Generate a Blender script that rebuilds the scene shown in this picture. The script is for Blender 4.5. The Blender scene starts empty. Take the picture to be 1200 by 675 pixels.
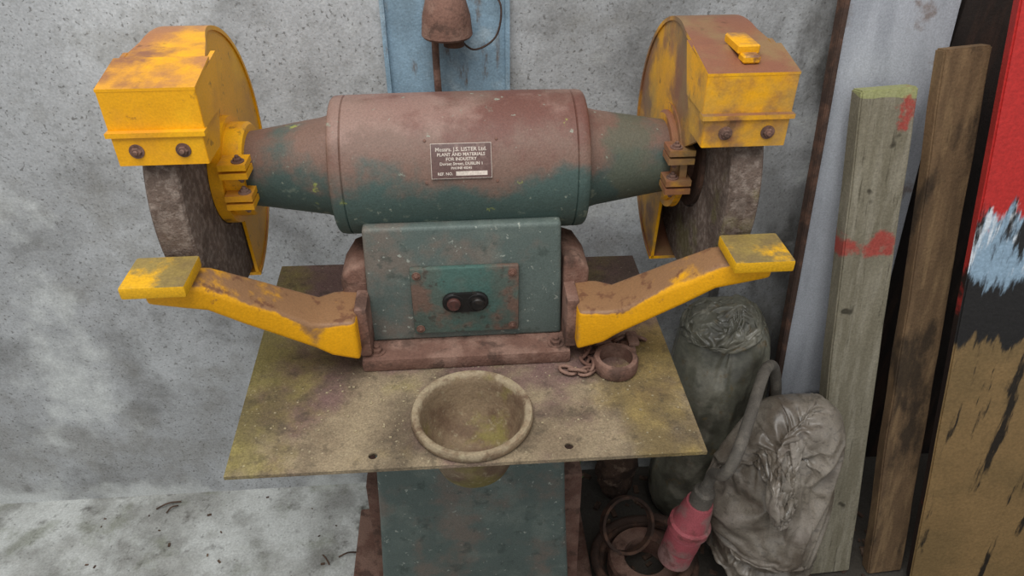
import bpy, bmesh, math, random
from mathutils import Vector, Matrix, noise
random.seed(4)
R_=math.radians
sc=bpy.context.scene
sc.view_settings.view_transform='Standard'

# ------------------------------------------------------------ materials
def lin(h):
    h=h.lstrip('#'); o=[]
    for i in (0,2,4):
        c=int(h[i:i+2],16)/255
        o.append(c/12.92 if c<=.04045 else ((c+.055)/1.055)**2.4)
    return (*o,1)
def L(c,s=20,t=.5,w=.05,d=8,amt=1,b=(),st=None,off=0):
    return dict(c=c,s=s,t=t,w=w,d=d,amt=amt,b=b,st=st,off=off)
def M(name,base,layers=(),rough=.8,metal=0,bump=.3,bs=220,bs2=30,var=.25,vs=8,grain=.18):
    m=bpy.data.materials.new(name); m.use_nodes=True
    nt=m.node_tree; N=nt.nodes; K=nt.links; N.clear()
    out=N.new('ShaderNodeOutputMaterial'); bs_=N.new('ShaderNodeBsdfPrincipled')
    K.new(bs_.outputs[0],out.inputs[0])
    geo=N.new('ShaderNodeNewGeometry')
    sp=N.new('ShaderNodeSeparateXYZ'); K.new(geo.outputs['Position'],sp.inputs[0])
    sn=N.new('ShaderNodeSeparateXYZ'); K.new(geo.outputs['Normal'],sn.inputs[0])
    ab=N.new('ShaderNodeMath'); ab.operation='ABSOLUTE'; K.new(sp.outputs[0],ab.inputs[0])
    src={'x':sp.outputs[0],'y':sp.outputs[1],'z':sp.outputs[2],'nx':sn.outputs[0],'ny':sn.outputs[1],'nz':sn.outputs[2],'ax':ab.outputs[0]}
    def nz(s,d,st=None,off=0,rg=.6):
        n=N.new('ShaderNodeTexNoise'); n.inputs['Scale'].default_value=s
        n.inputs['Detail'].default_value=d; n.inputs['Roughness'].default_value=rg
        v=N.new('ShaderNodeVectorMath'); v.operation='MULTIPLY_ADD'
        K.new(geo.outputs['Position'],v.inputs[0])
        v.inputs[1].default_value=st or (1,1,1); v.inputs[2].default_value=(off,off*.7,off*1.3)
        K.new(v.outputs[0],n.inputs['Vector']); return n.outputs['Fac']
    def mix(f,a,b,mode='MIX'):
        x=N.new('ShaderNodeMix'); x.data_type='RGBA'; x.blend_type=mode
        for k,v in ((0,f),(6,a),(7,b)):
            if isinstance(v,bpy.types.NodeSocket): K.new(v,x.inputs[k])
            else: x.inputs[k].default_value=v
        return x.outputs[2]
    def mr(v,a,b,c,d,sm=False):
        x=N.new('ShaderNodeMapRange'); x.clamp=True
        if sm: x.interpolation_type='SMOOTHSTEP'
        K.new(v,x.inputs[0])
        for i,q in enumerate((a,b,c,d)): x.inputs[i+1].default_value=q
        return x.outputs[0]
    col=lin(base)
    col=mix(mr(nz(vs,6,None,3),.3,.7,0,1),tuple(c*(1-var) for c in col[:3])+(1,),tuple(min(1,c*(1+var)) for c in col[:3])+(1,))
    for i,l in enumerate(layers):
        v=nz(l['s'],l['d'],l['st'],l['off'] or i*7.3+1)
        for ax,lo,hi,b0,b1 in l['b']:
            a=N.new('ShaderNodeMath'); a.operation='ADD'
            K.new(v,a.inputs[0]); K.new(mr(src[ax],lo,hi,b0,b1),a.inputs[1]); v=a.outputs[0]
        f=mr(v,l['t']-l['w'],l['t']+l['w'],0,l['amt'],True)
        col=mix(f,col,lin(l['c']))
    g=mr(nz(bs*1.5,3,None,11),.3,.7,1-grain,1+grain*.9)
    cc=N.new('ShaderNodeVectorMath'); cc.operation='SCALE'; K.new(col,cc.inputs[0]); K.new(g,cc.inputs['Scale'])
    K.new(cc.outputs[0],bs_.inputs['Base Color'])
    bs_.inputs['Roughness'].default_value=rough; bs_.inputs['Metallic'].default_value=metal
    bs_.inputs['Specular IOR Level'].default_value=.35
    if bump:
        a=N.new('ShaderNodeMath'); a.operation='MULTIPLY_ADD'
        K.new(nz(bs,5,None,5),a.inputs[0]); a.inputs[1].default_value=.5; K.new(nz(bs2,8,None,9,.65),a.inputs[2])
        bp=N.new('ShaderNodeBump'); bp.inputs['Strength'].default_value=bump; bp.inputs['Distance'].default_value=.006
        K.new(a.outputs[0],bp.inputs['Height']); K.new(bp.outputs[0],bs_.inputs['Normal'])
    return m

m_wall=M('plaster_wall','#adaeaf',[
  L('#959696',2.2,.54,.16,10,.5),
  L('#c0c2c3',3,.55,.1,8,.65,off=40),
  L('#8e8e8c',40,.58,.08,10,.4),
  L('#5d5b57',140,.625,.04,4,.7),
  L('#4a4845',55,.69,.03,8,.7),
  L('#686764',5,.60,.12,10,.7,b=[('x',.1,.72,0,.18)]),
  L('#4a4743',9,.62,.08,10,.8,b=[('x',.5,.72,-.1,.12)],st=(1,1,.4)),
  L('#827f78',6,.6,.1,8,.5,b=[('z',0,.5,.10,0)]),
  L('#cfd1ce',3,.60,.06,8,.8,b=[('z',0,.10,.14,0)])],rough=.9,bump=.34,bs=150,bs2=28,var=.05,grain=.16)
m_floor=M('concrete_floor','#a2a29d',[
  L('#cdcfcb',6,.48,.10,10,.8),
  L('#6d7157',9,.60,.08,10,.5),
  L('#787670',10,.57,.10,10,.55),
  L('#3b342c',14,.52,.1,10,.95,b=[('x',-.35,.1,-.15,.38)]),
  L('#3a332b',60,.64,.05,6,.4)],rough=.95,bump=.5,bs=120,bs2=20)
m_yel=M('yellow_paint','#e2a009',[
  L('#efb414',10,.6,.1,4,.6),
  L('#bd8136',9,.53,.10,10,.6,b=[('nz',.2,.8,-.07,.07)]),
  L('#96624a',7,.57,.07,10,.8,b=[('nz',.2,.8,-.12,.05),('x',-.3,.35,0,.09)]),
  L('#7e5240',6,.60,.06,10,.92,b=[('nz',.2,.8,-.12,.03),('x',-.3,.35,0,.20)],off=17),
  L('#5a3d26',45,.66,.04,6,.6),
  L('#8a7a50',9,.60,.1,10,.5,b=[('x',0,.3,-.2,.08)])],rough=.42,bump=.12,bs=260,bs2=30,var=.1,grain=.1)
m_yel_arm=M('yellow_paint_worn','#dc9c0a',[
  L('#80604a',14,.54,.08,10,.92,b=[('nz',.1,.8,-.14,.19),('ax',.2,.42,.07,-.15)]),
  L('#6a4634',40,.64,.05,6,.8,b=[('nz',.1,.8,-.02,.05)])],rough=.5,bump=.18,var=.1,grain=.12)
m_motor=M('motor_green_paint','#445550',[
  L('#74594d',9,.5,.10,10,.93,b=[('z',1.05,1.14,-.22,.2),('ax',.19,.23,0,-.03)]),
  L('#643c33',6,.53,.07,10,.8,b=[('z',1.09,1.16,-.2,.05)]),
  L('#92766b',10,.58,.08,8,.6,b=[('z',1.10,1.18,-.2,.05)]),
  L('#56594b',11,.50,.07,10,.8,b=[('x',.18,.24,-.3,.06)],off=33),
  L('#7b8474',40,.64,.05,6,.6,b=[('z',1.04,1.12,.02,-.1)]),
  L('#8d9384',70,.69,.03,4,.7),
  L('#9aa04f',26,.70,.03,6,.7)],rough=.55,bump=.22,bs=260,bs2=50,var=.12)
m_green=M('machine_green_paint','#57625d',[
  L('#727a72',14,.57,.08,10,.55),
  L('#74665c',10,.56,.08,10,.7),
  L('#3d4742',30,.62,.05,8,.6),
  L('#a3a79c',90,.68,.03,3,.7)],rough=.6,bump=.15,bs=260,bs2=40,var=.1)
m_rust=M('rusty_cast_iron','#705246',[
  L('#8d7062',16,.55,.08,10,.7,b=[('nz',.2,.9,0,.06)]),
  L('#4a3830',30,.57,.06,8,.7)],rough=.85,bump=.5,bs=200,bs2=50)
m_dark=M('dark_rust','#43332b',[L('#6d4f3f',20,.55,.08,10,.7)],rough=.85,bump=.5)
m_tray=M('dusty_steel_tray','#7b6b56',[
  L('#96866c',8,.50,.10,10,.8,b=[('y',.68,1.0,.06,-.1)]),
  L('#6c5150',6,.52,.08,10,.8,b=[('y',.74,1.0,-.12,.11),('x',-.1,.2,-.02,.03)]),
  L('#8a8040',5,.53,.08,10,.65,b=[('x',-.34,-.2,.09,-.12),('y',.75,1.1,-.03,.06)]),
  L('#957f40',5,.52,.09,10,.65,b=[('x',.12,.30,-.15,.09),('y',.7,1.0,.05,-.12)]),
  L('#4c4034',7,.56,.09,10,.6),
  L('#3f372d',50,.60,.08,8,.45),
  L('#b8ad8e',200,.68,.03,3,.5)],rough=.85,bump=.5,bs=260,bs2=60,var=.14,grain=.28)
m_cup=M('cast_cup','#7e6b54',[
  L('#5e4838',14,.54,.09,10,.75),
  L('#7f773a',12,.57,.08,8,.65,b=[('z',.72,.80,.08,-.1)]),
  L('#a29379',40,.52,.09,8,.7,b=[('z',.80,.814,-.3,.06)]),
  L('#a09478',90,.62,.05,4,.4)],rough=.75,bump=.35,bs=200,bs2=50)
m_wheel=M('grinding_stone','#6a5a50',[
  L('#8d7e73',90,.53,.08,6,.85),
  L('#46382f',12,.54,.08,10,.65),
  L('#6f6a3a',9,.60,.05,10,.5,b=[('x',-.37,-.33,-.2,.05)])],rough=.95,bump=.9,bs=300,bs2=120)
m_pad=M('worn_pad','#8f7a42',[L('#6a583e',16,.52,.1,10,.65),L('#d8a10c',14,.59,.06,8,.95,b=[('nz',.2,.8,.35,-.02)])],rough=.6,bump=.25)
m_panel=M('switch_panel_paint','#4f5b53',[
  L('#6d5145',18,.54,.08,10,.8,b=[('ax',.04,.08,-.06,.05)]),
  L('#3b625b',10,.50,.08,8,.6,b=[('ax',.03,.07,.04,-.15)]),
  L('#3a2e28',60,.63,.05,6,.6)],rough=.6,bump=.25)
m_black=M('black_plastic','#191716',[L('#3a322d',60,.6,.08,6,.5)],rough=.5,bump=.1)
m_redbtn=M('red_button_plastic','#50302a',[L('#2f211d',60,.55,.08,6,.7)],rough=.65,bump=.1)
m_label=M('label_plate_brown','#5c4540',[L('#7a645c',60,.58,.08,6,.6)],rough=.4,bump=.05)
m_text=M('label_lettering','#bfb2a6',[],rough=.6,bump=0)
m_grit=M('tray_swarf','#9a8c70',[],rough=.9,bump=0)
m_blue=M('pale_blue_paint','#829bac',[
  L('#6f828d',7,.55,.08,10,.7),L('#6a5a4c',16,.60,.05,10,.9,st=(2,1,.5)),
  L('#a5b5be',9,.6,.06,8,.7)],rough=.75,bump=.3)
m_wood1=M('weathered_green_wood','#827b69',[
  L('#6f6856',5,.5,.12,10,.7,st=(7,3,.5)),
  L('#989180',10,.56,.09,10,.6,st=(6,3,.4)),
  L('#4a4437',14,.64,.05,8,.7,st=(8,3,.25)),
  L('#3a352a',16,.72,.03,2,.9),
  L('#a5a870',14,.5,.05,6,.7,b=[('z',1.085,1.095,-.5,.2)]),
  L('#a3423a',7,.62,.04,8,.9,b=[('z',.74,.80,-.3,.06),('z',.84,.90,0,-.3)],off=61),
  L('#a3423a',9,.66,.03,8,.9,b=[('z',1.0,1.03,-.3,.04),('x',.72,.8,-.1,.05)],off=75)],rough=.9,bump=.35,bs=160,bs2=40,var=.08)
m_wood2=M('brown_wood','#745c42',[
  L('#5a4632',6,.5,.12,10,.7,st=(6,3,.5)),
  L('#8a7050',10,.56,.08,10,.6,st=(6,3,.4)),
  L('#2f261d',7,.58,.07,8,.85,st=(2,2,.6))],rough=.9,bump=.35,bs=160,bs2=40)
m_board=M('painted_board_face','#8a6f49',[
  L('#75603f',5,.52,.08,10,.7),
  L('#1d1a18',11,.59,.03,8,.95,st=(2.6,1,.3),b=[('z',.2,.7,-.03,.04)]),
  L('#b0342d',18,.66,.02,6,.9,st=(2,1,.4),b=[('z',.3,.7,-.1,.02)]),
  L('#262423',7,.5,.04,8,1,b=[('z',.60,.74,-.35,.35)],st=(3,1,.5)),
  L('#93acbf',9,.53,.05,8,.95,b=[('z',.70,.82,-.4,.05)],st=(3.5,1,.7)),
  L('#dfe4e8',12,.60,.05,8,.9,b=[('z',.72,.82,-.4,.03)],st=(3.5,1,.6)),
  L('#b92d29',7,.5,.04,10,1,b=[('z',.84,1.04,-.35,.35)],st=(3.5,1,.8))],rough=.55,bump=.25,bs=120,bs2=20,var=.1)
m_redge=M('red_board_edge','#a62c28',[L('#241a18',8,.5,.05,8,1,b=[('z',.5,.95,.25,-.15)])],rough=.6)
m_metal=M('pale_galvanised_panel','#aeb1b7',[
  L('#8f9298',5,.55,.1,10,.6,st=(3,1,.6)),
  L('#7f6f66',11,.66,.05,10,.8),
  L('#2b2622',5,.5,.06,8,1,b=[('z',.30,.50,.4,-.5)])],rough=.55,bump=.15,var=.06)
m_brown=M('shadow_gap_brown','#2f2824',[L('#4e3a30',8,.55,.1,8,.7,st=(3,1,.5))],rough=.7)  # dark brown paints in the shade of the gap beside the leaning boards
m_sack=M('grey_plastic_sack','#686659',[
  L('#928d7e',14,.57,.07,10,.6),
  L('#434037',10,.54,.08,10,.7),
  L('#6b5a3c',40,.62,.05,6,.6)],rough=.28,bump=.1,bs=90,bs2=28)
m_sack2=M('dirty_woven_sack','#7b7266',[
  L('#9a9085',10,.56,.07,10,.6),
  L('#54483c',9,.54,.08,10,.7),
  L('#443e36',60,.60,.05,3,.4,st=(1,1,2))],rough=.33,bump=.1,bs=180,bs2=28)
for m in (m_sack,m_sack2):
    for n in m.node_tree.nodes:
        if n.type=='BSDF_PRINCIPLED': n.inputs['Specular IOR Level'].default_value=.55
m_rag=M('brown_rag_cloth','#5d493c',[L('#3c2f28',16,.52,.08,10,.8),L('#8f7a68',30,.6,.05,6,.6)],rough=.95,bump=.8)
m_plug=M('red_plug_plastic','#a8555b',[L('#8a7a72',14,.53,.08,10,.75),L('#5c3a34',22,.6,.06,8,.7)],rough=.6,bump=.15)
m_cable=M('grey_cable_rubber','#625c54',[L('#7d756a',30,.55,.08,8,.6)],rough=.7,bump=.3)
m_leaf=M('green_leaf','#4f7a34',[L('#7da04b',30,.55,.08,5,.7)],rough=.6,bump=.1)
m_steel=M('galvanised_steel','#9a9a98',[L('#6a6560',20,.55,.08,8,.6)],rough=.4,metal=.6,bump=.1)
m_pink=M('pink_cloth','#a8506a',[L('#6d3a44',14,.52,.08,8,.7),L('#c98a98',30,.6,.06,6,.6)],rough=.95,bump=.6)

# ------------------------------------------------------------ mesh helpers
def finish(name,bm,mat,parent=None,smooth=True,ang=35):
    bmesh.ops.recalc_face_normals(bm,faces=bm.faces[:])
    me=bpy.data.meshes.new(name)
    c=Vector((0,0,0))
    if bm.verts:
        lo=Vector([min(v.co[i] for v in bm.verts) for i in range(3)])
        hi=Vector([max(v.co[i] for v in bm.verts) for i in range(3)])
        c=(lo+hi)/2
    for v in bm.verts: v.co-=c
    for f in bm.faces: f.smooth=smooth
    bm.to_mesh(me); bm.free()
    if smooth:
        try: me.set_sharp_from_angle(angle=R_(ang))
        except Exception: pass
    ms=mat if isinstance(mat,(list,tuple)) else [mat]
    for x in ms: me.materials.append(x)
    o=bpy.data.objects.new(name,me); o.location=c
    sc.collection.objects.link(o)
    if parent: 
        o.parent=parent; o.matrix_parent_inverse=Matrix.Translation(parent.location).inverted()
    return o
def empty(name,loc):
    e=bpy.data.objects.new(name,None); e.location=loc; e.empty_display_size=.1
    sc.collection.objects.link(e); return e
def add_bevel(bm,w,seg=2):
    if w: bmesh.ops.bevel(bm,geom=[e for e in bm.edges],offset=w,segments=seg,affect='EDGES',profile=.6)
def bm_box(bm,x0,x1,y0,y1,z0,z1,mtx=None):
    if x0>x1:x0,x1=x1,x0
    vs=[Vector((x,y,z)) for x in (x0,x1) for y in (y0,y1) for z in (z0,z1)]
    if mtx: vs=[mtx@v for v in vs]
    v=[bm.verts.new(p) for p in vs]
    for f in ((0,1,3,2),(4,6,7,5),(0,4,5,1),(2,3,7,6),(0,2,6,4),(1,5,7,3)):
        bm.faces.new([v[i] for i in f])
def box(name,x0,x1,y0,y1,z0,z1,mat,parent=None,bev=.002,mtx=None):
    bm=bmesh.new(); bm_box(bm,x0,x1,y0,y1,z0,z1,mtx); bmesh.ops.recalc_face_normals(bm,faces=bm.faces[:])
    add_bevel(bm,bev); return finish(name,bm,mat,parent)
def bm_lathe(bm,prof,axis,c,seg=64,closed=False,mtx=None,capA=True,capB=True):
    rings=[]; c=Vector(c)
    for a,r in prof:
        ring=[]
        for i in range(seg):
            t=2*math.pi*i/seg; p,q=r*math.cos(t),r*math.sin(t)
            v={'x':Vector((a,p,q)),'y':Vector((p,a,q)),'z':Vector((p,q,a))}[axis]
            if mtx: v=mtx@v
            ring.append(bm.verts.new(c+v))
        rings.append(ring)
    n=len(rings)
    for k in range(n if closed else n-1):
        A,B=rings[k],rings[(k+1)%n]
        for i in range(seg): bm.faces.new((A[i],A[(i+1)%seg],B[(i+1)%seg],B[i]))
    if not closed:
        if capA: bm.faces.new(rings[0])
        if capB: bm.faces.new(rings[-1])
def lathe(name,prof,axis,c,mat,parent=None,seg=64,closed=False,mtx=None,ang=35,bump=None):
    bm=bmesh.new(); bm_lathe(bm,prof,axis,c,seg,closed,mtx)
    return finish(name,bm,mat,parent,ang=ang)
def bm_prism(bm,pts,x0,x1):
    A=[bm.verts.new((x0,y,z)) for y,z in pts]; B=[bm.verts.new((x1,y,z)) for y,z in pts]
    bm.faces.new(A); bm.faces.new(B[::-1]); n=len(pts)
    for i in range(n): bm.faces.new((A[i],B[i],B[(i+1)%n],A[(i+1)%n]))
def catmull(P,n=8):
    P=[Vector(p) for p in P]; out=[]
    for i in range(len(P)-1):
        p0=P[max(i-1,0)];p1=P[i];p2=P[i+1];p3=P[min(i+2,len(P)-1)]
        for k in range(n):
            t=k/n
            out.append(.5*((2*p1)+(p2-p0)*t+(2*p0-5*p1+4*p2-p3)*t*t+(3*p1-p0-3*p2+p3)*t**3))
    out.append(P[-1]); return out
def bm_tube(bm,pts,r,seg=12,closed=False):
    n=len(pts); up=None; rings=[]
    for i,p in enumerate(pts):
        t=((pts[(i+1)%n]-pts[i-1]) if closed or 0<i<n-1 else (pts[1]-pts[0] if i==0 else pts[-1]-pts[-2])).normalized()
        if up is None: up=t.orthogonal().normalized()
        up=(up-t*up.dot(t)).normalized(); b=t.cross(up)
        rr=r(i/(n-1)) if callable(r) else r
        rings.append([bm.verts.new(p+(up*math.cos(2*math.pi*k/seg)+b*math.sin(2*math.pi*k/seg))*rr) for k in range(seg)])
    for i in range(n if closed else n-1):
        A,B=rings[i],rings[(i+1)%n]
        for k in range(seg): bm.faces.new((A[k],A[(k+1)%seg],B[(k+1)%seg],B[k]))
    if not closed: bm.faces.new(rings[0]); bm.faces.new(rings[-1])
def tube(name,P,r,mat,parent=None,seg=12,n=8):
    bm=bmesh.new(); bm_tube(bm,catmull(P,n),r,seg); return finish(name,bm,mat,parent,ang=60)
def hexbolt(bm,c,axis,r=.008,h=.006,s=1,washer=True):
    if washer: bm_lathe(bm,[(0,r*1.5),(s*.0015,r*1.5)],axis,c,20)
    bm_lathe(bm,[(0,r),(s*h*.85,r),(s*h,r*.85)],axis,c,6)
    bm_lathe(bm,[(s*h,r*.5),(s*h*1.5,r*.5),(s*h*1.6,r*.4)],axis,c,12)
def sections(name,S,mat,parent,bev=.006,sub=0):
    bm=bmesh.new(); rings=[[bm.verts.new(p) for p in s] for s in S]
    for A,B in zip(rings,rings[1:]):
        for k in range(4): bm.faces.new((A[k],A[(k+1)%4],B[(k+1)%4],B[k]))
    bm.faces.new(rings[0]); bm.faces.new(rings[-1])
    bmesh.ops.recalc_face_normals(bm,faces=bm.faces[:])
    es=[e for e in bm.edges if len(e.link_faces)==2 and e.calc_face_angle(0)>R_(40)]
    bmesh.ops.bevel(bm,geom=es,offset=bev,segments=3,affect='EDGES',profile=.6)
    return finish(name,bm,mat,parent,ang=50)
def evalmesh(o):
    dg=bpy.context.evaluated_depsgraph_get(); return bpy.data.meshes.new_from_object(o.evaluated_get(dg))

# ------------------------------------------------------------ room
box('wall_back',-3,3,1.35,1.5,0,2.8,m_wall,bev=0)
floor=box('floor',-3,3,-2,1.5,-.1,0,m_floor,bev=0)

bm=bmesh.new()
bm_box(bm,-.122,.088,1.338,1.349,0,2.6)
bm_box(bm,-.13,-.122,1.328,1.349,0,2.6); bm_box(bm,.088,.096,1.328,1.349,0,2.6)
finish('blue_steel_post',bm,m_blue,smooth=False)
e=empty('rusty_lamp_fitting',(-.015,1.30,1.22))
lathe('cap',[(.055,.0),(.055,.022),(.045,.034),(.02,.041),(-.012,.044),(-.016,.041),(-.012,.038),(.018,.034),(.04,.02),(.045,0)],'z',(-.015,1.292,1.215),m_rust,e,32,closed=False)
box('bracket',-.04,.01,1.30,1.3375,1.235,1.262,m_dark,e)
lathe('socket',[(-.022,.018),(.03,.02)],'z',(-.004,1.292,1.205),m_dark,e,20)
tube('conduit',[(-.035,1.30,1.235),(-.037,1.305,1.17),(-.036,1.31,1.05),(-.036,1.31,.8)],.0065,m_rust,e)
tube('loose_wire',[(.0,1.3,1.2),(.03,1.31,1.17),(.07,1.315,1.19),(.08,1.32,1.24),(.06,1.33,1.27)],.0018,m_dark,e,6)

# ------------------------------------------------------------ grinder
G=empty('pedestal_grinder',(0,1.04,0))
AY,AZ=1.04,1.081
box('foot_flange',-.295,.265,.74,1.24,0,.03,m_rust,G,.006)
sections('pedestal_column',[[(-a-.006,y0,z),(a-.006,y0,z),(a-.006,y1,z),(-a-.006,y1,z)] for z,a,y0,y1 in ((.03,.200,.87,1.19),(.4,.178,.90,1.16),(.795,.160,.925,1.13))],m_green,G,.012)
for s in (-1,1):
    bm=bmesh.new()
    pts=[(.95,.03),(1.2,.03),(1.1,.42),(.98,.42)]
    bm_prism(bm,pts,s*.17,s*.215); finish('foot_rib_%d'%(s+2),bm,m_rust,G)
bm=bmesh.new()
ol=[(-.335,.685),(.323,.681),(.325,1.188),(-.35,1.2)]
A=[bm.verts.new((x,y,.795)) for x,y in ol];B=[bm.verts.new((x,y,.801)) for x,y in ol]
bm.faces.new(A);bm.faces.new(B)
for i in range(4): bm.faces.new((A[i],A[(i+1)%4],B[(i+1)%4],B[i]))
tray=finish('work_tray',bm,m_tray,None,smooth=False)
bm=bmesh.new(); bm_lathe(bm,[(.7,.079),(.9,.079)],'z',(0,.770,0),64)
for x,y,r in ((-.139,.708,.0065),(.133,.706,.0065)): bm_lathe(bm,[(.7,r),(.9,r)],'z',(x,y,0),24)
cut=finish('cut',bm,m_tray,None)
md=tray.modifiers.new('b','BOOLEAN'); md.object=cut; md.operation='DIFFERENCE'; md.solver='EXACT'
me=evalmesh(tray); tray.modifiers.clear(); tray.data=me
bpy.data.objects.remove(cut)
tray.parent=G; tray.matrix_parent_inverse=Matrix.Translation(G.location).inverted()
lathe('water_cup',[(.700,.0001),(.700,.040),(.712,.054),(.76,.072),(.795,.0783),(.8015,.0785),(.802,.0865),(.806,.0885),(.813,.0885),(.817,.0865),(.817,.080),(.813,.0765),(.80,.0735),(.78,.070),(.755,.061),(.738,.050),(.732,.035),(.731,.0001)],'z',(0,.770,0),m_cup,G,72,ang=50)
box('base_plate',-.168,.160,.881,1.2,.801,.825,m_rust,G,.006)
bm=bmesh.new()
for x in (-.145,.138): hexbolt(bm,(x,.903,.825),'z',.009,.008)
finish('base_bolts',bm,m_rust,G)
sections('motor_housing_box',[[(-a-.003,y0,z),(a-.003,y0,z),(a-.003,y1,z),(-a-.003,y1,z)] for z,a,y0,y1 in ((.825,.153,.928,1.15),(1.03,.146,.931,1.14))],m_green,G,.006)
SY=.9195; SZ=.0045
box('switch_panel',-.085,.080,SY,SY+.011,.838+SZ,.960+SZ,m_panel,G,.004)
bm=bmesh.new()
for x in (-.075,.070):
    for z in (.849,.949): hexbolt(bm,(x,SY,z+SZ),'y',.0045,.003,-1)
finish('panel_screws',bm,m_rust,G)
bm=bmesh.new()
for x in (-.018,.018): bm_lathe(bm,[(.001,.0175),(-.004,.0175),(-.006,.015)],'y',(x-.003,SY,.899+SZ),32)
bm_box(bm,-.021,.015,SY-.0055,SY,.882+SZ,.916+SZ)
finish('switch_surround',bm,m_black,G)
lathe('start_button',[(0,.0105),(-.005,.0105),(-.007,.009)],'y',(-.021,SY-.005,.899+SZ),m_redbtn,G,32)
lathe('stop_button',[(0,.0105),(-.006,.0105),(-.008,.009)],'y',(.016,SY-.005,.899+SZ),m_black,G,32)
prof=[(-.188,.06),(-.188,.094),(-.187,.1005),(-.184,.103),(-.176,.104),(-.170,.104),(-.1685,.102),(-.167,.104),(-.1,.105),(0,.1053),(.1,.105),(.165,.104),(.1665,.102),(.168,.104),(.175,.104),(.182,.103),(.185,.1005),(.186,.094),(.186,.06)]
lathe('motor_body',prof,'x',(0,AY,AZ),m_motor,G,96,ang=50)
for s in (-1,1):
    lathe('shaft_housing_%d'%(s+2),[(s*.18,.078),(s*.195,.076),(s*.205,.073),(s*.3,.0575),(s*.315,.0555),(s*.322,.052)],'x',(0,AY,AZ),m_motor,G,64)
lc=Vector((0,AY-.105*math.cos(R_(26)),AZ+.105*math.sin(R_(26))))
rx=Matrix.Rotation(R_(64),4,'X'); T=Matrix.Translation(lc)@rx
box('label_border',-.0425,.0425,-.0245,.0245,-.001,.0012,m_text,G,.0004,mtx=T)
box('label_plate',-.0418,.0418,-.0238,.0238,-.001,.0016,m_label,G,.0004,mtx=T)
def text(s,size,x,y,al='CENTER'):
    cu=bpy.data.curves.new('t','FONT'); cu.body=s; cu.size=size; cu.align_x=al; cu.extrude=.0002
    cu.resolution_u=2; cu.offset=.00015
    o=bpy.data.objects.new('t',cu); sc.collection.objects.link(o); bpy.context.view_layer.update()
    me=evalmesh(o); bpy.data.objects.remove(o)
    for v in me.vertices: v.co=T@(v.co+Vector((x,y,.0019)))
    me.materials.clear(); me.materials.append(m_text)
    q=bpy.data.objects.new('label_text',me); sc.collection.objects.link(q); q.parent=G
    q.matrix_parent_inverse=Matrix.Translation(G.location).inverted()
text('Messrs. J.S. LISTER Ltd.',.0076,0,.0135); text('PLANT AND MATERIALS',.0062,0,.0068); text('FOR INDUSTRY',.0062,0,.0005)
text('Dorset Street, DUBLIN 1',.0058,0,-.0058); text('PHONE 45541',.0048,0,-.0115); text('REF. NO.',.0055,-.023,-.0195)
box('label_number_strip',-.008,.036,-.0205,-.0145,.0015,.002,m_text,G,0,mtx=T)
bm=bmesh.new()
for x in (-.05,.05):
    for a in (10,42): bm_lathe(bm,[(0,.0022),(.0015,.002)],'z',Vector((x,AY-.105*math.cos(R_(a)),AZ+.105*math.sin(R_(a)))),10,mtx=Matrix.Rotation(R_(90-a),4,'X'))
finish('label_rivets',bm,m_rust,G)

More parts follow.
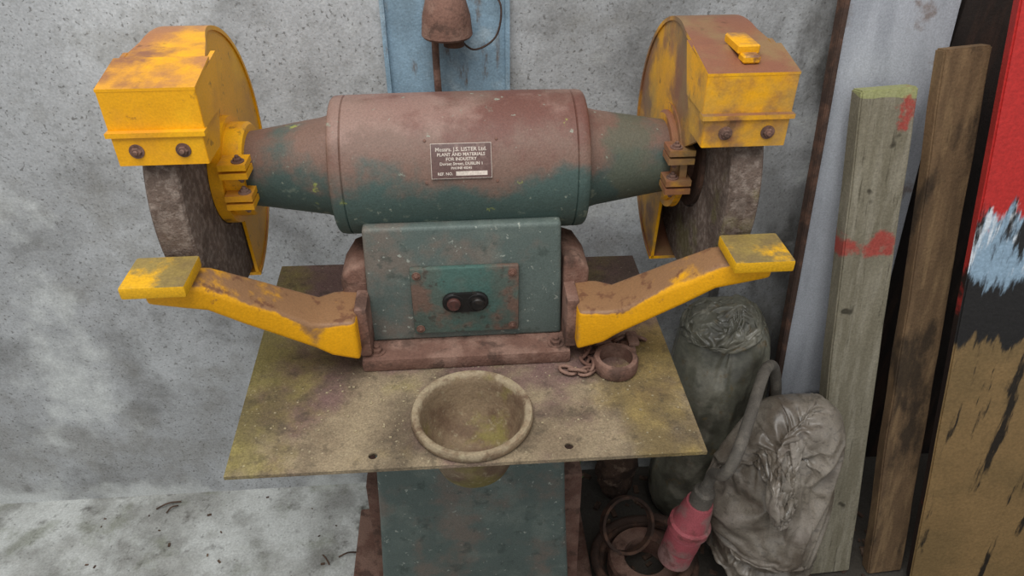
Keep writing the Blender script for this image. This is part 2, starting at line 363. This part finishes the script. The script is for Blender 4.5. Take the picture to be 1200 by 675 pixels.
def arcp(a,r): a=R_(a); return (AY-r*math.cos(a),AZ+r*math.sin(a))
for s in (-1,1):
    k='left' if s<0 else 'right'
    gi,go=(.348,.408) if s<0 else (.322,.410)
    vi,vo=(.306,.418) if s<0 else (.304,.418)
    xi,xo=s*gi,s*go
    RG=.205
    nose=[(.870,1.186),(.872,1.268),(.94,1.281)]
    outer=nose+[arcp(a,RG) for a in range(80,266,5)]
    hub=[arcp(a,.066) for a in range(265,25,-8)]
    plate=[(y+(AY-y)*.004,z+(AZ-z)*.004) for y,z in outer]+hub
    for nm,a,b in (('inner',xi,xi+s*.005),('outer',xo-s*.005,xo)):
        bm=bmesh.new(); bm_prism(bm,plate,a,b); finish('guard_plate_%s_%s'%(nm,k),bm,m_yel,G,ang=30)
    inn=[]
    for y,z in outer:
        d=Vector((AY-y,AZ-z)).normalized()*.006; inn.append((y+d.x,z+d.y))
    loops=[]; bm=bmesh.new()
    for (o,i) in zip(outer,inn):
        f=max(0,min(1,(1.10-o[0])/.20)) if o[1]>AZ else 0
        f=f*f*(3-2*f)
        a=s*(gi-.0025+(vi+.006-gi)*f); b=s*(go+.002+(vo-.004-go)*f)
        loops.append([bm.verts.new((x,*p)) for x,p in ((a,o),(b,o),(b,i),(a,i))])
    for A,B in zip(loops,loops[1:]):
        for q in range(4): bm.faces.new((A[q],A[(q+1)%4],B[(q+1)%4],B[q]))
    bm.faces.new(loops[0]);bm.faces.new(loops[-1])
    finish('wheel_guard_%s'%k,bm,m_yel,G,ang=30)
    def shell(nm,xa,xb,y0,z0,z1,yb_top,yb_bot,ztop_back):
        bm=bmesh.new()
        t=.004
        bm_prism(bm,[(y0,z0),(y0,z1),(y0+t,z1),(y0+t,z0)],s*xa,s*xb)
        finish(nm+'_front_'+k,bm,m_yel,G,ang=20)
        for xx,dx in ((xa,1),(xb,-1)):
            bm=bmesh.new()
            bm_prism(bm,[(y0+.0008,z0+.0005),(y0+.0008,z1-.0005),(yb_top,ztop_back-.0005),(yb_bot,z0+.0005)],s*(xx-dx*.0006),s*(xx+dx*.005))
            finish(nm+'_side_'+k,bm,m_yel,G,ang=20)
    shell('visor_upper',vi,vo,.857,1.220,1.272,.96,.93,1.2835)
    bm=bmesh.new(); bm_prism(bm,[(.8566,1.2725),(.93,1.2855),(.93,1.282),(.8566,1.269)],s*(vi-.001),s*(vo+.001)); finish('visor_top_'+k,bm,m_yel,G,ang=20)
    shell('visor_lower',vi+.003,vo-.003,.852,1.178,1.2195,.935,.905,1.2195)
    bm=bmesh.new(); bm_box(bm,s*(vi-.002),s*(vo+.002),.848,.862,1.2155,1.2215); finish('visor_rib_'+k,bm,m_yel,G,smooth=False)
    bm=bmesh.new()
    for x in (.335,.39): hexbolt(bm,(s*x,.852,1.197),'y',.006,.005,-1)
    finish('visor_bolts_%s'%k,bm,m_rust,G)
    bm=bmesh.new()
    bm_lathe(bm,[(s*.312,.052),(s*.312,.066),(s*.316,.07),(s*(max(gi-.01,.32)),.07),(s*(max(gi-.01,.32)),.08),(s*(gi+.008),.08),(s*(gi+.008),.052)],'x',(0,AY,AZ),48,closed=True)
    for z in (1.118,1.070):
        bm_box(bm,s*.298,s*.336,.950,.985,z-.011,z-.002); bm_box(bm,s*.298,s*.336,.950,.985,z+.002,z+.011)
    finish('hub_clamp_%s'%k,bm,m_yel,G)
    bm=bmesh.new()
    for z in (1.118,1.070):
        hexbolt(bm,(s*.310,.962,z+.011),'z',.006,.006); hexbolt(bm,(s*.310,.962,z-.011),'z',.006,.006,-1)
    finish('clamp_bolts_%s'%k,bm,m_rust,G)
    wi=.355 if s<0 else .356
    lathe('grinding_wheel_%s'%k,[(s*(wi+.005),.03),(s*(wi+.005),.08),(s*(wi+.001),.082),(s*wi,.185),(s*(wi+.003),.189),(s*.397,.189),(s*.400,.185),(s*.400,.03)],'x',(0,AY,AZ),m_wheel,G,128,ang=30)
    lathe('wheel_flange_%s'%k,[(s*.325,.045),(s*(wi-.004),.045),(s*(wi-.003),.078),(s*(wi+.005),.078)],'x',(0,AY,AZ),m_dark,G,48)
    lathe('wheel_nut_%s'%k,[(s*.400,.04),(s*.4025,.04),(s*.402,.03),(s*.416,.028)],'x',(0,AY,AZ),m_dark,G,32)
    box('rest_pad_%s'%k,s*.348,s*.428,.770,.842,1.036,1.053,m_pad,G,.003)
    def sec(x,y0,y1,z0,z1): return [(s*x,y0,z0),(s*x,y0,z1),(s*x,y1,z1),(s*x,y1,z0)]
    sections('rest_arm_%s'%k,[sec(.165,.862,.950,.842,.915),sec(.205,.858,.945,.857,.916),sec(.225,.852,.925,.877,.922),
        sec(.265,.842,.905,.908,.955),sec(.31,.825,.885,.948,.990),sec(.345,.808,.860,.985,1.024),sec(.37,.795,.845,1.0,1.036),sec(.41,.79,.842,1.012,1.036)],m_yel_arm,G,.007)
    sections('rest_bracket_%s'%k,[sec(.150,.935,1.04,.826,.965),sec(.175,.94,1.03,.826,.96),sec(.192,.94,1.01,.90,.94)],m_rust,G,.008)
    box('rest_lug_%s'%k,s*.150,s*.170,.885,.95,.83,.92,m_rust,G,.006)
bm=bmesh.new()
bm_box(bm,.348,.376,.89,.945,1.284,1.296); bm_box(bm,.351,.373,.875,.895,1.277,1.287)
bmesh.ops.recalc_face_normals(bm,faces=bm.faces[:]); add_bevel(bm,.002,1)
finish('guard_top_bracket',bm,m_yel_arm,G)

# ------------------------------------------------------------ things on tray
e=empty('chain_with_pipe_clamp',(.225,.865,.802))
bm=bmesh.new()
path=catmull([(.145,.862,.807),(.165,.850,.807),(.185,.852,.807),(.190,.868,.807),(.182,.888,.807),(.20,.908,.807),(.235,.915,.809),(.262,.93,.807),(.285,.92,.807)],10)
pts=[path[0]]
for p in path[1:]:
    if (p-pts[-1]).length>=.0155: pts.append(p)
for i in range(len(pts)-1):
    a,b=pts[i],pts[i+1]; d=(b-a).normalized(); c=(a+b)/2
    side=d.cross(Vector((0,0,1))).normalized(); upv=Vector((0,0,1))
    if i%2: side=(side*.6+upv*.8).normalized()
    lp=[c+d*(.0135*math.cos(t))+side*(.0078*math.sin(t))+upv*(.003 if i%2 else 0) for t in [2*math.pi*k/16 for k in range(16)]]
    bm_tube(bm,lp,.0028,8,True)
finish('steel_chain',bm,m_rust,e,ang=60)
lathe('ring_band',[(.0,.026),(.0,.033),(.004,.035),(.02,.035),(.024,.033),(.024,.026)],'z',(.228,.863,.8015),m_rust,e,48,closed=True)
box('ring_lug',.245,.267,.887,.914,.803,.815,m_rust,e,.003)
box('ring_lug_2',.255,.273,.895,.927,.816,.824,m_rust,e,.003)
bm=bmesh.new()
for i in range(110):
    x=random.uniform(-.31,.31); y=random.uniform(.70,.87)
    if random.random()<.35: x=random.gauss(-.16,.05); y=random.gauss(.81,.03)
    if (x**2+(y-.77)**2)<.1**2: continue
    q=random.uniform(.0005,.0014)
    bm_box(bm,x-q,x+q*1.5,y-q,y+q,.8008,.8012+q)
finish('tray_grit',bm,m_grit,smooth=False)

# ------------------------------------------------------------ leaning things
def plank(name,P0,P1,w,t,mats,wd=(1,0,0),parent=None,rough=.001,n=24,bev=.003,sidemat=None):
    P0=Vector(P0);P1=Vector(P1);ax=(P1-P0);Ln=ax.length;ax.normalize()
    W=Vector(wd);W=(W-ax*W.dot(ax)).normalized(); Nn=ax.cross(W).normalized()
    if Nn.y>0: Nn=-Nn
    bm=bmesh.new(); rings=[]
    for i in range(n+1):
        c=P0+ax*Ln*i/n
        row=[]
        for a,b in ((-.5,0),(.5,0),(.5,1),(-.5,1)):
            p=c+W*(a*w)+Nn*(b*t)
            p+=W*noise.noise(Vector((i*.35,a*5,P0.x*9)))*rough*3+Nn*noise.noise(Vector((i*.3,b*4,P0.x*7)))*rough*2*(b>0)
            p.z=max(p.z,.0005); row.append(bm.verts.new(p))
        rings.append(row)
    for A,B in zip(rings,rings[1:]):
        for k in range(4):
            f=bm.faces.new((A[k],A[(k+1)%4],B[(k+1)%4],B[k]))
            if k in(1,3) and sidemat: f.material_index=1
    bm.faces.new(rings[0]);f=bm.faces.new(rings[-1])
    bmesh.ops.recalc_face_normals(bm,faces=bm.faces[:])
    es=[e for e in bm.edges if e.calc_face_angle(0)>R_(50)]
    bmesh.ops.bevel(bm,geom=es,offset=bev,segments=2,affect='EDGES')
    return finish(name,bm,[mats,sidemat] if sidemat else mats,parent)
plank('wooden_plank',(.830,1.022,0),(.773,1.265,1.10),.105,.038,m_wood1)
plank('wooden_plank',(.967,1.008,0),(.878,1.235,1.18),.084,.03,m_wood2)
plank('painted_board',(1.32,.925,0.0),(1.167,1.13,1.45),.62,.022,m_board,wd=(1,-.12,0),sidemat=m_redge,rough=.0003)
e=empty('metal_door_panel',(.8,1.2,0))
plank('sheet',(.80,1.155,0),(.800,1.345,1.42),.22,.006,m_metal,parent=e,rough=.0003,bev=.001)
plank('edge_flange',(.695,1.15,0),(.684,1.34,1.42),.012,.026,m_dark,parent=e,rough=.0005,bev=.002)
box('shadow_gap_sheet',.935,1.9,1.336,1.3495,0,1.7,m_brown,bev=.002)  # added sheet over the wall, its dark colour stands in for the shadow gap

# ------------------------------------------------------------ sacks: real cloth draped over rubbish
def blob(name,c,rad,mat,seed=0,amp=.25,k=7,sub=6,parent=None,fold=.5):
    bm=bmesh.new(); bmesh.ops.create_icosphere(bm,subdivisions=sub,radius=1)
    for v in bm.verts:
        n=v.co.normalized()
        p=Vector((n.x*rad[0],n.y*rad[1],n.z*rad[2]))
        w=p+Vector((seed*3.1,seed*1.7,seed))
        warp=Vector((noise.noise(w*k),noise.noise(w*k+Vector((5,1,2))),noise.noise(w*k+Vector((9,4,7)))))*.09
        a=1-abs(noise.noise((w+warp)*k*1.3))*2.2
        b=1-abs(noise.noise((w+warp*1.5)*k*3.1+Vector((3,3,3))))*2.2
        big=noise.noise(w*k*.5)
        p+=n*min(rad)*amp*(a*fold+b*fold*.35+big*1.0)
        v.co=Vector(c)+p
        v.co.z=max(v.co.z,.001)
    return finish(name,bm,mat,parent,ang=180)
def collider(o):
    md=o.modifiers.new('c','COLLISION'); o.collision.thickness_outer=.003; o.collision.cloth_friction=20; o.collision.use_culling=False
def cloth_blob(name,c,rad,mat,taper=.3,nv=100,off=0):
    bm=bmesh.new(); nu=120
    rows=[]
    for j in range(nv+1):
        ph=-math.pi/2+math.pi*j/nv
        z=math.sin(ph); rr=abs(math.cos(ph))**.45
        rr*=1-taper*max(z,0)
        # neck leans sideways so the sack flops over instead of folding straight down
        lx=off*max(z,0)**2
        if j in(0,nv): rows.append([bm.verts.new((c[0]+lx,c[1],c[2]+rad[2]*z))]);continue
        row=[]
        for i in range(nu):
            t=2*math.pi*i/nu
            w=1+.12*noise.noise(Vector((math.cos(t)*1.6,math.sin(t)*1.6,z*2.5+c[0]*9)))
            row.append(bm.verts.new((c[0]+lx+rad[0]*rr*w*math.cos(t),c[1]+rad[1]*rr*w*math.sin(t),c[2]+rad[2]*z)))
        rows.append(row)
    for A,B in zip(rows,rows[1:]):
        for i in range(nu):
            if len(A)==1: bm.faces.new((A[0],B[(i+1)%nu],B[i]))
            elif len(B)==1: bm.faces.new((A[i],A[(i+1)%nu],B[0]))
            else: bm.faces.new((A[i],A[(i+1)%nu],B[(i+1)%nu],B[i]))
    o=finish(name,bm,mat,None,ang=180)
    md=o.modifiers.new('cl','CLOTH'); s=md.settings
    s.quality=7; s.mass=.12; s.air_damping=1.5
    s.tension_stiffness=25; s.compression_stiffness=25; s.shear_stiffness=12; s.bending_stiffness=.25
    s.shrink_min=-.12; s.shrink_max=-.12
    md.collision_settings.distance_min=.004; md.collision_settings.collision_quality=3
    md.collision_settings.use_self_collision=False
    md.point_cache.frame_start=1; md.point_cache.frame_end=60
    return o
def lumps(name,L):
    bm=bmesh.new()
    for x,y,z,r in L:
        bmesh.ops.create_icosphere(bm,subdivisions=3,radius=r,matrix=Matrix.Translation((x,y,z)))
    return finish(name,bm,m_rag,ang=180)
cols=[lumps('c1',[(.56,1.21,.07,.085),(.52,1.215,.08,.07),(.54,1.215,.2,.085),(.575,1.21,.33,.085),(.525,1.22,.36,.07),(.545,1.215,.46,.088),(.59,1.22,.56,.058),(.52,1.22,.57,.056),(.585,1.225,.60,.04)]),
      lumps('c2',[(.585,1.0,.07,.08),(.68,.99,.08,.08),(.64,.99,.19,.105),(.585,1.01,.27,.08),(.69,1.01,.30,.075),(.625,1.01,.38,.08),(.69,1.03,.46,.065),(.63,1.04,.47,.05)])]
bm=bmesh.new(); bm_box(bm,-1,3,0,3,-.5,0); fl=finish('colf',bm,m_rag,smooth=False); cols.append(fl)
for o in cols: collider(o)
s1=cloth_blob('plastic_sack',(.55,1.21,.455),(.125,.104,.45),m_sack,.12,130,.03)
s2=cloth_blob('woven_sack',(.638,1.005,.375),(.138,.115,.37),m_sack2,.08,110,-.04)
import time; t0=time.time()
sc.frame_start=1; sc.frame_end=60
for f in range(1,42):
    sc.frame_set(f)
    if time.time()-t0>100: break
print('CLOTH',f,time.time()-t0)
dg=bpy.context.evaluated_depsgraph_get()
for o in (s1,s2):
    me=bpy.data.meshes.new_from_object(o.evaluated_get(dg))
    o.modifiers.clear(); o.data=me
    for v in me.vertices: v.co.z=max(v.co.z,.002-o.location.z)
    sub=o.modifiers.new('s','SUBSURF'); sub.levels=1; sub.render_levels=1
for o in cols: bpy.data.objects.remove(o)
sc.frame_set(1)
tube('steel_rod',[(.567,1.338,0.0),(.567,1.338,.35),(.567,1.338,.77)],.010,m_steel)

c0=Vector((.437,.955,.20))
e=empty('industrial_power_plug',c0)
ax=Vector((.030,-.01,.22)).normalized()
q=Vector((0,0,1)).rotation_difference(ax).to_matrix().to_4x4()
lathe('plug_body',[(0,.02),(0,.036),(.008,.038),(.05,.038),(.054,.034),(.062,.034),(.064,.044),(.082,.044),(.086,.038),(.13,.032),(.15,.028),(.152,.020)],'z',c0,m_plug,e,32,mtx=q)
lathe('plug_shroud',[(-.045,.033),(-.045,.037),(0,.037),(0,.033)],'z',c0,m_plug,e,32,closed=True,mtx=q)
lathe('plug_gland',[(.15,.024),(.185,.022),(.19,.016),(.205,.013)],'z',c0,m_cable,e,12,mtx=q)
top=Vector(c0)+ax*.2
tube('supply_cable',[top,top+ax*.04,(.465,.89,.50),(.485,.90,.55),(.535,.98,.58),(.59,1.07,.59),(.64,1.125,.54),(.665,1.125,.42),(.665,1.12,.2),(.66,1.11,.015)],.0115,m_cable,e,12)

e=empty('scrap_pulley_and_hose',(.385,1.02,.0))
bm=bmesh.new()
pts=[]
for i in range(150):
    t=i/149*2*math.pi*3.2; rr=.108-.010*math.sin(i*.1)
    pts.append(Vector((.390+rr*math.cos(t),1.025+rr*.95*math.sin(t),.016+.020*t/6.28+.006*math.sin(t*1.7)+.02*math.cos(t))))
for p in pts: p.z=max(p.z,.013)
bm_tube(bm,pts,.0105,10); finish('coiled_hose',bm,m_dark,e,ang=60)
lathe('rusty_pulley_ring',[(0,.05),(0,.082),(.012,.087),(.03,.079),(.045,.087),(.055,.082),(.055,.05)],'z',(.393,1.03,.002),m_rust,e,48,closed=True)
lathe('iron_hoop',[(-.010,.060),(-.010,.067),(.010,.067),(.010,.060)],'z',(.352,1.07,.125),m_dark,e,48,closed=True,mtx=Matrix.Rotation(R_(50),4,'X')@Matrix.Rotation(R_(15),4,'Y'))
blob('brown_rag',(.365,1.26,.12),(.045,.04,.12),m_rag,5,.4,14,sub=5)
blob('brown_rag',(.60,.80,.03),(.08,.05,.03),m_rag,8,.4,14,sub=5)
blob('pink_rag',(.20,.86,.048),(.07,.05,.016),m_pink,7,.4,18,sub=5)
bm=bmesh.new()
for i in range(34):
    c=Vector((.255+max(-.03,min(.03,random.gauss(0,.02))),1.29+random.gauss(0,.012),random.uniform(.05,.22)))
    d=Vector((random.uniform(-1,1),random.uniform(-1,.2),random.uniform(.0,1))).normalized()
    sd=d.cross(Vector((random.random(),random.random(),1))).normalized(); l=random.uniform(.015,.028)
    vs=[bm.verts.new(c+d*l*a+sd*l*b) for a,b in ((0,0),(.35,.28),(.7,.22),(1,0),(.7,-.22),(.35,-.28))]
    bm.faces.new(vs)
for i in range(5):
    bm_tube(bm,catmull([(.255,1.29,0),(.255+random.gauss(0,.01),1.29,.1),(.255+random.gauss(0,.015),1.28,.2)],5),.0015,5)
finish('green_weed',bm,m_leaf,smooth=False)
bm=bmesh.new()
for pl in ([(-.25,1.3,.006),(-.22,1.29,.12),(-.2,1.28,.2),(-.235,1.27,.26)],[(-.27,1.28,.006),(-.2,1.29,.08),(-.215,1.3,.22)]):
    bm_tube(bm,catmull(pl,8),.005,8)
finish('loose_cable',bm,m_black,ang=60)
bm=bmesh.new()
for x,y,a,l in ((-.83,1.30,.6,.07),(-.80,1.285,1.1,.05),(-.36,1.1,1.9,.06),(-.34,1.12,.4,.05)):
    bm_tube(bm,catmull([(x,y,.004),(x+l*.5*math.cos(a),y+l*.5*math.sin(a)*.5,.012),(x+l*math.cos(a),y+l*math.sin(a)*.5,.004)],5),.002,6)
finish('dry_twigs',bm,m_rag,ang=60)
bm=bmesh.new()
for i in range(240):
    x=random.uniform(.3,1.0); y=random.uniform(.75,1.33)
    if random.random()<.1: x=random.uniform(-1,-.3); y=random.uniform(1.05,1.34)
    r=random.uniform(.002,.007)
    if x<0:r*=.4
    mt=Matrix.Translation((x,y,r*.6))@Matrix.Rotation(random.random()*3,4,'Z')
    bm_box(bm,-r*2,r*2,-r,r,-r*.55,r*.5,mt)
finish('floor_debris',bm,m_rag,smooth=False)

# ------------------------------------------------------------ light + camera
w=bpy.data.worlds.new('World'); sc.world=w; w.use_nodes=True
w.node_tree.nodes['Background'].inputs[0].default_value=(.94,.97,1,1)
w.node_tree.nodes['Background'].inputs[1].default_value=.66
def area(name,loc,tgt,size,e,col=(1,1,1)):
    l=bpy.data.lights.new(name,'AREA'); l.size=size; l.energy=e; l.color=col
    o=bpy.data.objects.new(name,l); o.location=loc; sc.collection.objects.link(o)
    o.rotation_euler=(Vector(tgt)-Vector(loc)).to_track_quat('-Z','Y').to_euler()
area('ceiling_light',(-.3,.1,3.0),(0,1.1,.9),1.5,50,(1,.995,.98))
cam=bpy.data.cameras.new('cam'); co=bpy.data.objects.new('camera',cam); sc.collection.objects.link(co)
cam.sensor_width=36; cam.lens=860/1200*36; cam.clip_start=.01
co.location=(0,0,1.57); co.rotation_euler=(R_(55),0,R_(-4.3))
sc.camera=co
